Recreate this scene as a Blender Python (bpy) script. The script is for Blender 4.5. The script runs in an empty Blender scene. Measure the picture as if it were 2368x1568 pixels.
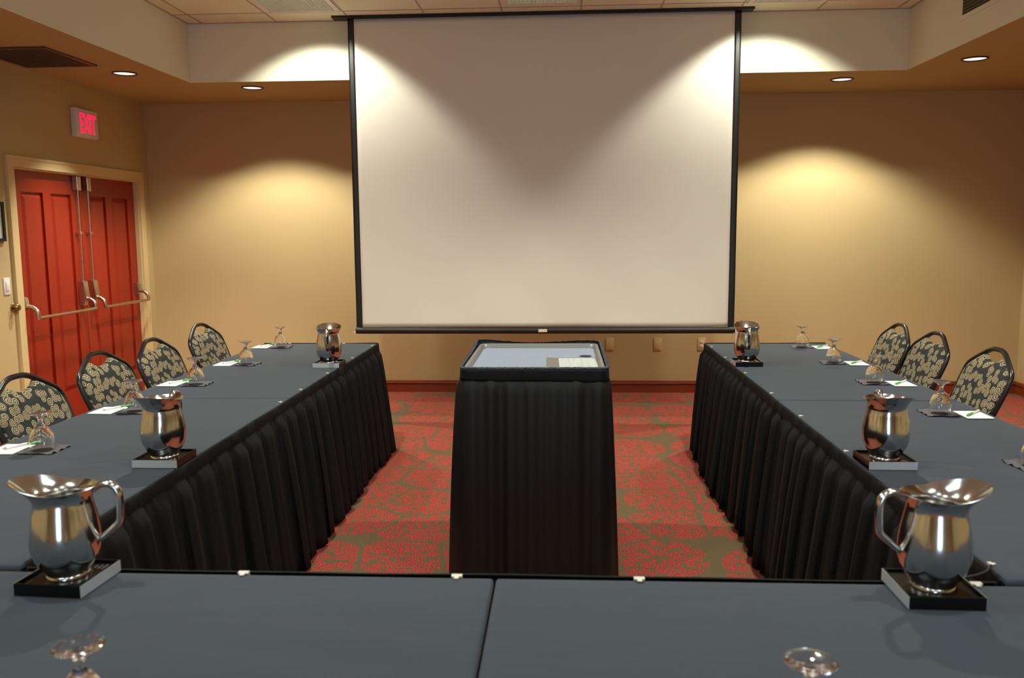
import bpy, bmesh, math, random
from mathutils import Vector, Matrix
random.seed(7)
PI = math.pi
sc = bpy.context.scene
COL = sc.collection

# ------------------------------------------------------------------ helpers
def srgb(r, g, b):
    f = lambda c: (c/255/12.92) if c/255 <= .04045 else ((c/255+.055)/1.055)**2.4
    return (f(r), f(g), f(b), 1)

def obj(name, bm, mat, parent=None, smooth=False, loc=None, label=None):
    me = bpy.data.meshes.new(name)
    bm.normal_update()
    bm.to_mesh(me); bm.free()
    if smooth:
        for p in me.polygons: p.use_smooth = True
    if mat is not None: me.materials.append(mat)
    o = bpy.data.objects.new(name, me); COL.objects.link(o)
    if parent is not None: o.parent = parent
    if loc is not None: o.location = loc
    if label: o['label'] = label
    return o

def autosmooth(o, deg=40):
    me = o.data
    for p in me.polygons: p.use_smooth = True
    bm = bmesh.new(); bm.from_mesh(me)
    for e in bm.edges:
        if len(e.link_faces) == 2 and e.calc_face_angle(0) > math.radians(deg): e.smooth = False
    bm.to_mesh(me); bm.free()
    return o

def tag(o, label, cat, group=None):
    o['label'] = label; o['category'] = cat
    if group: o['group'] = group
    return o

def thing(name, label, cat, loc=(0, 0, 0), rotz=0, group=None):
    o = bpy.data.objects.new(name, None); COL.objects.link(o)
    o.empty_display_size = .05
    o.location = loc; o.rotation_euler = (0, 0, rotz)
    return tag(o, label, cat, group)

def struct(o, label=None):
    o['kind'] = 'structure'
    if label: o['label'] = label
    return o

def dup(root, loc, rotz, label, group=None):
    r = root.copy(); COL.objects.link(r); r.location = loc; r.rotation_euler = (0, 0, rotz)
    r['label'] = label
    if group: r['group'] = group
    for ch in list(root.children):
        c = ch.copy(); COL.objects.link(c); c.parent = r
        for g in list(ch.children):
            d = g.copy(); COL.objects.link(d); d.parent = c
    return r

def box(bm, x0, x1, y0, y1, z0, z1, bev=0, seg=2):
    vs = [bm.verts.new((x, y, z)) for x in (x0, x1) for y in (y0, y1) for z in (z0, z1)]
    idx = [(0, 1, 3, 2), (4, 6, 7, 5), (0, 4, 5, 1), (2, 3, 7, 6), (0, 2, 6, 4), (1, 5, 7, 3)]
    fs = [bm.faces.new([vs[i] for i in f]) for f in idx]
    if bev > 0:
        es = list({e for f in fs for e in f.edges})
        bmesh.ops.bevel(bm, geom=es, offset=bev, segments=seg, profile=.5, affect='EDGES')
    return bm

def nbox(*a, **k):
    bm = bmesh.new(); box(bm, *a, **k); return bm

def lathe(bm, prof, n=48, mod=None, closed=False):
    rings = []
    for i, (r, z) in enumerate(prof):
        ring = []
        for k in range(n):
            t = 2*PI*k/n
            rr, zz = (r, z) if mod is None else mod(i, r, z, t)
            ring.append(bm.verts.new((rr*math.cos(t), rr*math.sin(t), zz)))
        rings.append(ring)
    pairs = list(zip(rings[:-1], rings[1:]))
    if closed: pairs.append((rings[-1], rings[0]))
    for a, b in pairs:
        for k in range(n):
            bm.faces.new((a[k], a[(k+1) % n], b[(k+1) % n], b[k]))
    return rings

def cap(bm, ring, flip=False):
    bm.faces.new(ring[::-1] if flip else ring)

def tube(bm, pts, rad, n=10, closed=False, caps=True, sy=1.0):
    """sweep a circle along points; rad number or list; sy squashes across the sweep's side axis"""
    P = [Vector(p) for p in pts]; m = len(P)
    rad = rad if isinstance(rad, (list, tuple)) else [rad]*m
    rings = []; prev = None
    for i in range(m):
        if closed: t = P[(i+1) % m]-P[i-1]
        else: t = P[min(i+1, m-1)]-P[max(i-1, 0)]
        t.normalize()
        if prev is None:
            a = Vector((0, 0, 1)) if abs(t.z) < .9 else Vector((1, 0, 0))
            u = t.cross(a).normalized()
        else:
            u = (prev-t*prev.dot(t)).normalized()
        prev = u; w = t.cross(u)
        rings.append([bm.verts.new(P[i]+(u*math.cos(2*PI*k/n)*sy+w*math.sin(2*PI*k/n))*rad[i]) for k in range(n)])
    rng = range(m if closed else m-1)
    for i in rng:
        a, b = rings[i], rings[(i+1) % m]
        for k in range(n):
            bm.faces.new((a[k], a[(k+1) % n], b[(k+1) % n], b[k]))
    if caps and not closed:
        bm.faces.new(rings[0][::-1]); bm.faces.new(rings[-1])
    bmesh.ops.recalc_face_normals(bm, faces=bm.faces[:])
    return bm

def catmull(pts, sub=6, closed=False):
    P = [Vector(p) for p in pts]; n = len(P); out = []
    for i in range(n if closed else n-1):
        g = (lambda k: P[k % n]) if closed else (lambda k: P[max(0, min(n-1, k))])
        p0, p1, p2, p3 = g(i-1), g(i), g(i+1), g(i+2)
        for s in range(sub):
            t = s/sub
            out.append(.5*((2*p1)+(p2-p0)*t+(2*p0-5*p1+4*p2-p3)*t*t+(3*p1-p0-3*p2+p3)*t**3))
    if not closed: out.append(P[-1])
    return out

def solidify(o, th, off=-1):
    m = o.modifiers.new('thickness', 'SOLIDIFY'); m.thickness = th; m.offset = off; return o

# ------------------------------------------------------------------ node helpers
class NT:
    def __init__(self, name):
        self.m = bpy.data.materials.new(name); self.m.use_nodes = True
        self.t = self.m.node_tree; self.t.nodes.clear()
        self.out = self.t.nodes.new('ShaderNodeOutputMaterial')
    def n(self, kind, **kw):
        nd = self.t.nodes.new('ShaderNode'+kind)
        for k, v in kw.items(): setattr(nd, k, v)
        return nd
    def link(self, a, b): self.t.links.new(a, b)
    def set(self, sock, v):
        if hasattr(v, 's'): v = v.s
        if isinstance(v, bpy.types.NodeSocket): self.link(v, sock)
        else: sock.default_value = v
    def math(self, op, *a):
        nd = self.n('Math', operation=op)
        for i, v in enumerate(a): self.set(nd.inputs[i], v)
        return V(self, nd.outputs[0])
    def mix(self, f, a, b):
        nd = self.n('Mix', data_type='RGBA')
        self.set(nd.inputs[0], f); self.set(nd.inputs[6], a); self.set(nd.inputs[7], b)
        return nd.outputs[2]
    def noise(self, vec, scale, detail=2, rough=.5, out='Fac'):
        nd = self.n('TexNoise'); self.set(nd.inputs['Vector'], vec)
        nd.inputs['Scale'].default_value = scale; nd.inputs['Detail'].default_value = detail
        nd.inputs['Roughness'].default_value = rough
        return nd.outputs[out]
    def bsdf(self, color, rough=.5, metal=0, **kw):
        b = self.n('BsdfPrincipled')
        self.set(b.inputs['Base Color'], color); self.set(b.inputs['Roughness'], rough); self.set(b.inputs['Metallic'], metal)
        for k, v in kw.items(): self.set(b.inputs[k.replace('_', ' ')], v)
        self.link(b.outputs[0], self.out.inputs[0]); return b
    def bump(self, b, h, strength=.2, dist=.002):
        nd = self.n('Bump'); nd.inputs['Strength'].default_value = strength; nd.inputs['Distance'].default_value = dist
        self.set(nd.inputs['Height'], h); self.link(nd.outputs[0], b.inputs['Normal'])
    def pos(self): return self.n('NewGeometry').outputs['Position']
    def objc(self): return self.n('TexCoord').outputs['Object']
    def sep(self, v):
        nd = self.n('SeparateXYZ'); self.set(nd.inputs[0], v); return [V(self, o) for o in nd.outputs]
    def comb(self, x, y, z=0.0):
        nd = self.n('CombineXYZ'); self.set(nd.inputs[0], x); self.set(nd.inputs[1], y); self.set(nd.inputs[2], z); return nd.outputs[0]
    def white(self, vec, out='Value'):
        nd = self.n('TexWhiteNoise', noise_dimensions='3D'); self.set(nd.inputs['Vector'], vec); return V(self, nd.outputs[out])

class V:
    def __init__(self, nt, s): self.nt = nt; self.s = s
    def _o(self, op, b): return self.nt.math(op, self, b)
    def __add__(self, b): return self._o('ADD', b)
    def __sub__(self, b): return self._o('SUBTRACT', b)
    def __mul__(self, b): return self._o('MULTIPLY', b)
    def __truediv__(self, b): return self._o('DIVIDE', b)
    def __lt__(self, b): return self._o('LESS_THAN', b)
    def __gt__(self, b): return self._o('GREATER_THAN', b)
    def floor(self): return self.nt.math('FLOOR', self)
    def fract(self): return self.nt.math('FRACT', self)

def simple(name, color, rough=.5, metal=0, var=.0, scale=30, bump=0, bscale=200, bdist=.001, **kw):
    nt = NT(name); c = color
    if var:
        n = nt.noise(nt.pos(), scale, 4)
        d = tuple(max(0, x*(1-var)) for x in color[:3])+(1,); e = tuple(min(1, x*(1+var)) for x in color[:3])+(1,)
        c = nt.mix(n, d, e)
    b = nt.bsdf(c, rough, metal, **kw)
    if bump: nt.bump(b, nt.noise(nt.pos(), bscale, 3), bump, bdist)
    return nt.m

def emit(name, color, strength):
    nt = NT(name); e = nt.n('Emission'); e.inputs[0].default_value = color; e.inputs[1].default_value = strength
    nt.link(e.outputs[0], nt.out.inputs[0]); return nt.m

M = {}
WALLC = srgb(192, 169, 120)
M['wall'] = simple('tan wall paint', WALLC, .75, var=.03, scale=3, bump=.15, bscale=260, bdist=.0008)
M['soffit'] = simple('tan soffit paint', srgb(178, 160, 110), .8, var=.02, scale=3, bump=.1, bscale=260)
M['white_wall'] = simple('off white paint', srgb(234, 232, 212), .8, var=.02, scale=4, bump=.1, bscale=260)
M['tile'] = simple('acoustic ceiling tile', srgb(230, 232, 206), .9, var=.05, scale=90, bump=.3, bscale=350)
M['grid'] = simple('ceiling grid metal', srgb(176, 160, 142), .5)
M['trim'] = simple('cream gloss trim', srgb(214, 190, 138), .45)
M['black_metal'] = simple('black painted metal', srgb(20, 19, 19), .28)
M['black_matte'] = simple('black matte', srgb(16, 16, 16), .6)
M['bar_black'] = simple('black screen bar', srgb(28, 26, 24), .45)
M['brass'] = simple('aged brass', srgb(170, 150, 100), .25, 1)
M['chrome'] = simple('satin nickel', srgb(196, 180, 160), .3, 1)
M['white_plastic'] = simple('white plastic', srgb(230, 226, 220), .35)
M['clip'] = simple('clear white clip', srgb(225, 220, 205), .3)
M['ivory'] = simple('ivory plate', srgb(206, 184, 126), .4)
M['paper'] = simple('white paper', srgb(240, 240, 240), .6, var=.01, scale=20)
M['napkin'] = simple('grey paper napkin', srgb(92, 88, 94), .9, var=.06, scale=60, bump=.3, bscale=300)
M['green'] = simple('green pen barrel', srgb(74, 178, 70), .3)
M['gloss_black'] = simple('gloss black', srgb(10, 10, 11), .25, Specular_IOR_Level=.35)
M['glass_sheet'] = simple('clear acrylic', (1, 1, 1, 1), .05, Transmission_Weight=1.0, IOR=1.45)
M['vent_dark'] = simple('dark vent metal', srgb(78, 66, 54), .5)
M['dark'] = simple('dark void', srgb(16, 14, 12), .8)
M['baseboard'] = None

def wood():
    nt = NT('stained wood'); p = nt.pos()
    mp = nt.n('Mapping'); nt.link(p, mp.inputs[0]); mp.inputs['Scale'].default_value = (2, 2, 30)
    n = nt.noise(mp.outputs[0], 3, 5, .6)
    b = nt.bsdf(nt.mix(n, srgb(104, 36, 14), srgb(150, 66, 30)), .35)
    return nt.m
M['baseboard'] = wood()

def door_mat():
    nt = NT('red stained door'); p = nt.pos()
    mp = nt.n('Mapping'); nt.link(p, mp.inputs[0]); mp.inputs['Scale'].default_value = (14, 14, 1.2)
    n = nt.noise(mp.outputs[0], 4, 5, .6)
    b = nt.bsdf(nt.mix(n, srgb(134, 28, 8), srgb(152, 38, 12)), .42)
    nt.bump(b, n, .05, .001)
    return nt.m
M['door'] = door_mat()

def cloth_mat(name, c, wr=.5, sheen=.1, rough=.85, spec=.25):
    nt = NT(name); p = nt.pos()
    n = nt.noise(p, 900, 2)
    d = tuple(x*.9 for x in c[:3])+(1,); e = tuple(x*1.1 for x in c[:3])+(1,)
    b = nt.bsdf(nt.mix(n, d, e), rough, Sheen_Weight=sheen, Sheen_Roughness=.5, Specular_IOR_Level=spec)
    mp = nt.n('Mapping'); nt.link(p, mp.inputs[0]); mp.inputs['Scale'].default_value = (1.5, 5, 1); mp.inputs['Rotation'].default_value = (0, 0, .15)
    w = V(nt, nt.noise(mp.outputs[0], 2.2, 3, .55))
    f = V(nt, nt.noise(p, 700, 1))
    nt.bump(b, w*1.0+f*.03, wr, .012)
    return nt.m
M['cloth'] = cloth_mat('charcoal table linen', srgb(52, 60, 71), .35)
M['skirt'] = cloth_mat('black skirt fabric', srgb(12, 13, 16), .1, 0, .8, .2)
M['satin'] = cloth_mat('black satin skirt fabric', srgb(17, 17, 17), .1, 0, .55, .35)
M['podium_mat'] = simple('pale blue grey felt', srgb(126, 137, 155), .9, var=.2, scale=120, bump=.4, bscale=500)
M['podium_rim'] = simple('grey moulded rim', srgb(118, 116, 114), .35)
M['fringe'] = simple('navy fuzzy trim', srgb(54, 59, 69), .95, var=.3, scale=200)

def metal_mat():
    nt = NT('polished steel')
    n = V(nt, nt.noise(nt.objc(), 40, 2))
    nt.bsdf(srgb(206, 206, 202), n*.08+.11, 1)
    return nt.m
M['steel'] = metal_mat()

def glass_mat():
    nt = NT('clear glass')
    g = nt.n('BsdfGlass'); g.inputs['Color'].default_value = (1, 1, 1, 1); g.inputs['Roughness'].default_value = 0; g.inputs['IOR'].default_value = 1.48
    nt.link(g.outputs[0], nt.out.inputs[0]); return nt.m
M['glass'] = glass_mat()

def screen_mat():
    nt = NT('projection screen fabric')
    n = nt.noise(nt.pos(), 1200, 1)
    b = nt.bsdf(nt.mix(n, srgb(236, 231, 220), srgb(243, 238, 228)), .8)
    return nt.m
M['screen'] = screen_mat()

def carpet_mat():
    nt = NT('red chrysanthemum carpet'); p = nt.pos()
    x, y, z = nt.sep(p)
    q = nt.comb(x, y, 0.0)
    vo = nt.n('TexVoronoi', voronoi_dimensions='2D', feature='F1'); nt.link(q, vo.inputs['Vector'])
    vo.inputs['Scale'].default_value = 1/.42; vo.inputs['Randomness'].default_value = .5
    v2 = nt.n('TexVoronoi', voronoi_dimensions='2D', feature='DISTANCE_TO_EDGE'); nt.link(q, v2.inputs['Vector'])
    v2.inputs['Scale'].default_value = 1/.42; v2.inputs['Randomness'].default_value = .5
    cx, cy, cz = nt.sep(vo.outputs['Position'])
    dx = x-cx; dy = y-cy
    r = nt.math('SQRT', dx*dx+dy*dy)
    th = nt.math('ARCTAN2', dy, dx)
    dr = .031
    cell = nt.white(vo.outputs['Position'])
    k = (r/dr).floor()
    rc = (k+.5)*dr
    n = nt.math('MAXIMUM', nt.math('ROUND', rc*(2*PI/.0285)), 1.0)
    ph = nt.white(nt.comb(k, cell*37.0, 1.0))
    a = th*(1/(2*PI))*n+ph*7.0+20.0
    ia = a.floor()
    rnd = nt.white(nt.comb(ia, k, cell*53.0), 'Value')
    rnd2 = nt.white(nt.comb(ia, k, cell*53.0+9.0), 'Value')
    fa = a.fract()-.5+(rnd-.5)*.3
    fr = (r/dr).fract()-.5+(rnd2-.5)*.25
    arc = rc*(2*PI)/n
    u = fa*arc/.0090
    w = fr*dr/.0135
    e = u*u+w*w
    petal = e < 1.0
    keep = rnd2 > .16
    edge = V(nt, v2.outputs['Distance']) > .03
    lim = r < .25
    mask = petal*keep*edge*lim
    nb = nt.noise(p, 260, 3)
    nb2 = V(nt, nt.noise(p, 700, 1))
    base = nt.mix(nb, srgb(76, 63, 44), srgb(134, 114, 86))
    inner = e < .35
    red = nt.mix(inner, srgb(214, 60, 66), srgb(200, 26, 46))
    red2 = nt.mix(nb, red, srgb(196, 34, 46))
    nb3 = nt.mix(.35, red, red2)
    b = nt.bsdf(nt.mix(mask, base, nb3), .95, Specular_IOR_Level=.1)
    nt.bump(b, nb2, .5, .003)
    return nt.m
M['carpet'] = carpet_mat()

def chair_fabric():
    nt = NT('spiral patterned upholstery'); x, y, z = nt.sep(nt.objc())
    q = nt.comb(y, z*1.07, 0.0)
    S = 1/.041
    def vor(f):
        v = nt.n('TexVoronoi', voronoi_dimensions='2D', feature=f); nt.link(q, v.inputs['Vector'])
        v.inputs['Scale'].default_value = S; v.inputs['Randomness'].default_value = .75; return v
    v1 = vor('F1'); v2 = vor('DISTANCE_TO_EDGE')
    qx, qy, _ = nt.sep(q); cx, cy, _c = nt.sep(v1.outputs['Position'])
    dx = qx-cx; dy = qy-cy
    r = nt.math('SQRT', dx*dx+dy*dy); th = nt.math('ARCTAN2', dy, dx)
    rnd = nt.white(v1.outputs['Position']); rnd2 = nt.white(nt.comb(cx, cy, 3.0))
    pitch = rnd2*.003+.0066
    sgn = (rnd > .5)*2.0-1.0
    band = ((r/pitch)-th*(1/(2*PI))*sgn+rnd*5.0+10.0).fract() < .58
    rm = rnd*.007+.0155
    mask = band*(r < rm)*(V(nt, v2.outputs['Distance']) > .012)
    nb = nt.noise(nt.objc(), 60, 2)
    base = nt.mix(nb, srgb(22, 24, 26), srgb(50, 52, 53))
    cream = nt.mix(nb, srgb(150, 134, 100), srgb(186, 170, 134))
    b = nt.bsdf(nt.mix(mask, base, cream), .9)
    nt.bump(b, mask, .3, .001)
    return nt.m
M['fabric'] = chair_fabric()
M['bulb'] = emit('warm lamp lens', (1, .86, .78, 1), 1.0)
M['exit'] = emit('red exit light', (1, .01, .05, 1), 1.6)

# ------------------------------------------------------------------ room constants (metres)
XL, XR, D, YB = -3.859, 4.14, 8.02, -4.2
ZS, ZT = 2.6986, 3.15
TL, TR, TY, TYB = -2.95, 2.632, 6.94, -3.2
TH = .745

def plane_quad(pts):
    bm = bmesh.new(); bm.faces.new([bm.verts.new(p) for p in pts]); return bm

# floor
struct(obj('floor', nbox(XL-.1, XR+.1, YB-.1, D+.1, -.1, 0), M['carpet']), 'red and brown flower patterned carpet floor')
# walls
struct(obj('wall_front', nbox(XL-.12, XR+.12, D, D+.12, 0, ZT+.1), M['wall']), 'tan front wall behind the projection screen')
struct(obj('wall_right', nbox(XR, XR+.12, YB-.12, D, 0, ZT+.1), M['wall']), 'tan right wall')
struct(obj('wall_back', nbox(XL-.12, XR+.12, YB-.12, YB, 0, ZT+.1), M['wall']), 'tan back wall')
DY0, DY1, DH = 5.98, 7.80, 1.985
bm = bmesh.new()
box(bm, XL-.12, XL, YB-.12, DY0, 0, ZT+.1); box(bm, XL-.12, XL, DY1, D, 0, ZT+.1); box(bm, XL-.12, XL, DY0, DY1, DH, ZT+.1)
struct(obj('wall_left', bm, M['wall']), 'tan left wall with the red double door')
# soffit ring and tray
bm = bmesh.new()
box(bm, XL, TL, YB, D, ZS, ZS+.05); box(bm, TR, XR, YB, D, ZS, ZS+.05)
box(bm, TL, TR, TY, D, ZS, ZS+.05); box(bm, TL, TR, YB, TYB, ZS, ZS+.05)
sof = struct(obj('ceiling_soffit', bm, M['soffit']), 'lower tan soffit around the raised ceiling')
bm = bmesh.new()
t = .03
g = .004
box(bm, TL-t, TL+g, TYB-t, TY+t, ZS+.051, ZT); box(bm, TR-g, TR+t, TYB-t, TY+t, ZS+.051, ZT)
box(bm, TL+g, TR-g, TY-g, TY+t, ZS+.051, ZT); box(bm, TL+g, TR-g, TYB-t, TYB+g, ZS+.051, ZT)
box(bm, TL+.0005, TL+g, TYB, TY, ZS, ZS+.051); box(bm, TR-g, TR-.0005, TYB, TY, ZS, ZS+.051)
box(bm, TL+g, TR-g, TY-g, TY-.0005, ZS, ZS+.051); box(bm, TL+g, TR-g, TYB+.0005, TYB+g, ZS, ZS+.051)
obj('fascia', bm, M['white_wall'], sof, label='off white upright face of the raised ceiling')
ceil = struct(obj('ceiling', nbox(TL-.05, TR+.05, TYB-.05, TY+.05, ZT, ZT+.08), M['tile']), 'white tiled upper ceiling')
bm = bmesh.new()
GX = [-2.82+.594*i for i in range(10)]
GY = [6.645-.61*i for i in range(17)]
for x in GX: box(bm, x-.006, x+.006, TYB, TY, ZT-.003, ZT+.002)
for y in GY: box(bm, TL, TR, y-.006, y+.006, ZT-.0025, ZT+.002)
for (x0, x1, y0, y1) in ((TL, TL+.02, TYB, TY), (TR-.02, TR, TYB, TY), (TL, TR, TY-.02, TY)): box(bm, x0, x1, y0, y1, ZT-.003, ZT+.002)
obj('ceiling_grid', bm, M['grid'], ceil, label='slim tan metal ceiling grid')

bm = bmesh.new()
for y in (1.6, -1.2):
    for x in (-1.92, -.14, 1.64): box(bm, x-.27, x+.27, y-.57, y+.57, ZT-.006, ZT-.0035)
obj('ceiling_lamp_panels', bm, emit('cool fluorescent panel', (.80, .93, 1, 1), 4.0), ceil, label='lit cool white lamp panels of the rear ceiling')
# baseboards
def baseboard(name, pts, label):
    prof = [(0, 0), (.014, 0), (.014, .074), (.011, .077), (.011, .079), (.021, .083), (.023, .089), (.021, .095), (.015, .098), (.015, .101), (.018, .104), (.015, .110), (0, .113)]
    bm = bmesh.new()
    (ax, ay), (bx, by), (nx, ny) = pts
    A = [bm.verts.new((ax+nx*d, ay+ny*d, z)) for d, z in prof]; B = [bm.verts.new((bx+nx*d, by+ny*d, z)) for d, z in prof]
    for i in range(len(prof)-1): bm.faces.new((A[i], A[i+1], B[i+1], B[i]))
    bm.faces.new(A); bm.faces.new(B[::-1])
    bmesh.ops.recalc_face_normals(bm, faces=bm.faces[:])
    struct(obj(name, bm, M['baseboard']), label)
baseboard('baseboard_front', ((XL, D), (XR, D), (0, -1)), 'reddish wooden baseboard along the front wall')
baseboard('baseboard_right', ((XR, YB), (XR, D), (-1, 0)), 'reddish wooden baseboard along the right wall')
baseboard('baseboard_left', ((XL, YB), (XL, DY0-.085), (1, 0)), 'reddish wooden baseboard along the left wall before the door')

# ------------------------------------------------------------------ double door
bm = bmesh.new()
cw = .078
m_ = .02
box(bm, XL+.0002, XL+.018, DY0-cw+m_, DY0, 0, DH); box(bm, XL+.0002, XL+.018, DY1, DY1+cw-m_, 0, DH)
box(bm, XL+.0002, XL+.018, DY0-cw+m_, DY1+cw-m_, DH, DH+cw-m_)
box(bm, XL+.0002, XL+.0215, DY0-cw, DY0-cw+m_, 0, DH+cw-m_); box(bm, XL+.0002, XL+.0215, DY1+cw-m_, DY1+cw, 0, DH+cw-m_)
box(bm, XL+.0002, XL+.0215, DY0-cw, DY1+cw, DH+cw-m_, DH+cw)
box(bm, XL-.12, XL+.0001, DY0+.0005, DY0+.012, 0, DH-.012); box(bm, XL-.12, XL+.0001, DY1-.012, DY1-.0005, 0, DH-.012); box(bm, XL-.12, XL+.0001, DY0+.0005, DY1-.0005, DH-.012, DH-.0005)
struct(obj('trim_1', bm, M['trim']), 'cream frame around the red double door')
DX = XL-.038     # door face plane

def door_leaf(name, y0, y1, label):
    bm = bmesh.new()
    w = y1-y0
    st = .125; mid = .10
    pw = (w-2*st-mid)/2
    z0p, z1p = .27, DH-.165
    # frame of stiles and rails, recessed field, raised panels
    box(bm, DX-.04, DX-.018, y0, y1, .01, DH-.012)
    box(bm, DX-.018, DX, y0, y0+st, .01, DH-.012); box(bm, DX-.018, DX, y1-st, y1, .01, DH-.012)
    box(bm, DX-.018, DX, y0+st+pw, y0+st+pw+mid, z0p, z1p)
    box(bm, DX-.018, DX, y0+st, y1-st, .01, z0p); box(bm, DX-.018, DX, y0+st, y1-st, z1p, DH-.012)
    for a in (y0+st, y0+st+pw+mid):
        b = a+pw; g = .012; h = .045
        lo = [bm.verts.new((DX-.018, y, z)) for y, z in ((a+g, z0p+g), (b-g, z0p+g), (b-g, z1p-g), (a+g, z1p-g))]
        hi = [bm.verts.new((DX-.001, y, z)) for y, z in ((a+h, z0p+h), (b-h, z0p+h), (b-h, z1p-h), (a+h, z1p-h))]
        bm.faces.new(hi)
        for k in range(4): bm.faces.new((lo[k], lo[(k+1) % 4], hi[(k+1) % 4], hi[k]))
    bmesh.ops.recalc_face_normals(bm, faces=bm.faces[:])
    return struct(obj(name, bm, M['door']), label)
YM = 6.89
leafA = door_leaf('door_1', DY0+.013, YM-.003, 'red panelled door leaf nearer the camera')
leafB = door_leaf('door_2', YM+.003, DY1-.013, 'red panelled door leaf nearer the front corner')

def latch_case(y, z0, z1, w, d):
    bm = bmesh.new()
    prof = [(0, z0), (d*.55, z0+.01), (d, z0+(z1-z0)*.35), (d*.8, z1-.012), (d*.6, z1), (0, z1)]
    L = [bm.verts.new((DX+a, y-w/2, z)) for a, z in prof]; R = [bm.verts.new((DX+a, y+w/2, z)) for a, z in prof]
    for i in range(len(prof)): j = (i+1) % len(prof); bm.faces.new((L[i], L[j], R[j], R[i]))
    bm.faces.new(L[::-1]); bm.faces.new(R)
    bmesh.ops.recalc_face_normals(bm, faces=bm.faces[:])
    bmesh.ops.bevel(bm, geom=bm.edges[:], offset=.004, segments=2, affect='EDGES')
    return bm

def panic(leaf, yc, yb, big_far):
    """yc: latch case at the meeting stile, yb: hinge bracket"""
    ch = M['chrome']
    autosmooth(obj('latch_case', latch_case(yc, .925, 1.135, .062, .06), ch, leaf, label='satin metal latch case'))
    autosmooth(obj('hinge_bracket', latch_case(yb, .955, 1.06, .045, .045), ch, leaf))
    for y, s in ((yc, 1 if yb < yc else -1), (yb, 0)):
        pts = catmull([(DX+.03, y, .99), (DX+.075, y, .985), (DX+.11, y, .955), (DX+.118, y, .905)], 5)
        bm = bmesh.new(); tube(bm, pts, [.017-.004*i/len(pts) for i in range(len(pts))], 10)
        obj('bar_arm', bm, ch, leaf, True)
    bm = bmesh.new(); tube(bm, [(DX+.118, yb, .908), (DX+.118, yc, .908)], .0125, 12)
    autosmooth(obj('push_bar', bm, ch, leaf, label='satin metal push bar'))
    bm = bmesh.new(); tube(bm, [(DX+.03, yc, 1.13), (DX+.03, yc, DH-.11)], .0065, 10)
    autosmooth(obj('vertical_rod', bm, ch, leaf))
    obj('rod_guide', nbox(DX, DX+.042, yc-.016, yc+.016, 1.505, 1.53, .004), ch, leaf)
    obj('top_latch', nbox(DX, DX+.05, yc-.028, yc+.028, DH-.13, DH-.016, .006), ch, leaf)
panic(leafA, YM-.075, DY0+.06, True)
panic(leafB, YM+.075, DY1-.075, False)

# small wall things on the left wall
t = thing('exit_sign', 'white box sign with glowing red EXIT letters above the red doors', 'exit sign', (XL, 6.935, 2.39))
autosmooth(obj('housing', nbox(0, .045, -.165, .165, -.112, .112, .008), M['white_plastic'], t, label='white plastic housing'))
cu = bpy.data.curves.new('lettering', 'FONT'); cu.body = 'EXIT'; cu.size = .2; cu.align_x = 'CENTER'; cu.align_y = 'CENTER'; cu.extrude = .001; cu.space_character = 1.0
cu.offset = .004
tmp = bpy.data.objects.new('tmp', cu); COL.objects.link(tmp)
bpy.context.view_layer.update()
me = bpy.data.meshes.new_from_object(tmp.evaluated_get(bpy.context.evaluated_depsgraph_get()))
bpy.data.objects.remove(tmp)
me.name = 'lettering'; me.materials.clear(); me.materials.append(M['exit'])
xs = [v.co.x for v in me.vertices]; ys = [v.co.y for v in me.vertices]
sx = .235/(max(xs)-min(xs)); sy = .155/(max(ys)-min(ys)); mx = (max(xs)+min(xs))/2; my = (max(ys)+min(ys))/2
for v in me.vertices:
    x, y, z = (v.co.x-mx)*sx, (v.co.y-my)*sy, v.co.z
    v.co = (.0465+z, x+.012, y)     # reads left to right seen from the room
lt = bpy.data.objects.new('lettering', me); COL.objects.link(lt); lt.parent = t
lt['label'] = 'glowing red letters EXIT'

t = thing('picture_frame', 'black framed notice hung on the tan wall beside the red doors', 'picture', (XL, 5.728, 1.60))
bm = bmesh.new()
for (y0, y1, z0, z1) in ((-.105, .105, -.135, -.115), (-.105, .105, .115, .135), (-.105, -.085, -.115, .115), (.085, .105, -.115, .115)): box(bm, 0, .02, y0, y1, z0, z1)
obj('frame', bm, M['black_matte'], t, label='black frame')
obj('sheet', nbox(.0, .008, -.085, .085, -.115, .115), simple('pale sheet', srgb(214, 216, 196), .3), t, label='pale sheet behind glass')
t = thing('light_switch', 'white rocker switch plate on the tan wall left of the doors', 'light switch', (XL, 5.82, 1.152))
autosmooth(obj('plate', nbox(0, .006, -.035, .035, -.06, .06, .003), M['white_plastic'], t))
autosmooth(obj('rocker', nbox(.005, .010, -.016, .016, -.033, .033, .002), M['white_plastic'], t))
t = thing('door_knob', 'small round brass knob on the wall under the light switch', 'knob', (XL, 5.875, 1.0))
bm = bmesh.new()
for ring in (lathe(bm, [(.032, 0), (.032, .006), (.028, .01), (.012, .012), (.012, .02), (.022, .024), (.026, .036), (.02, .046), (.0005, .05)], 28),): pass
for v in bm.verts: v.co = (v.co.z, v.co.y, v.co.x)
bmesh.ops.recalc_face_normals(bm, faces=bm.faces[:])
autosmooth(obj('knob', bm, M['brass'], t))
autosmooth(obj('latch_plate', nbox(-.0, .004, .026, .05, -.022, .022, .0015), M['brass'], t))

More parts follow.
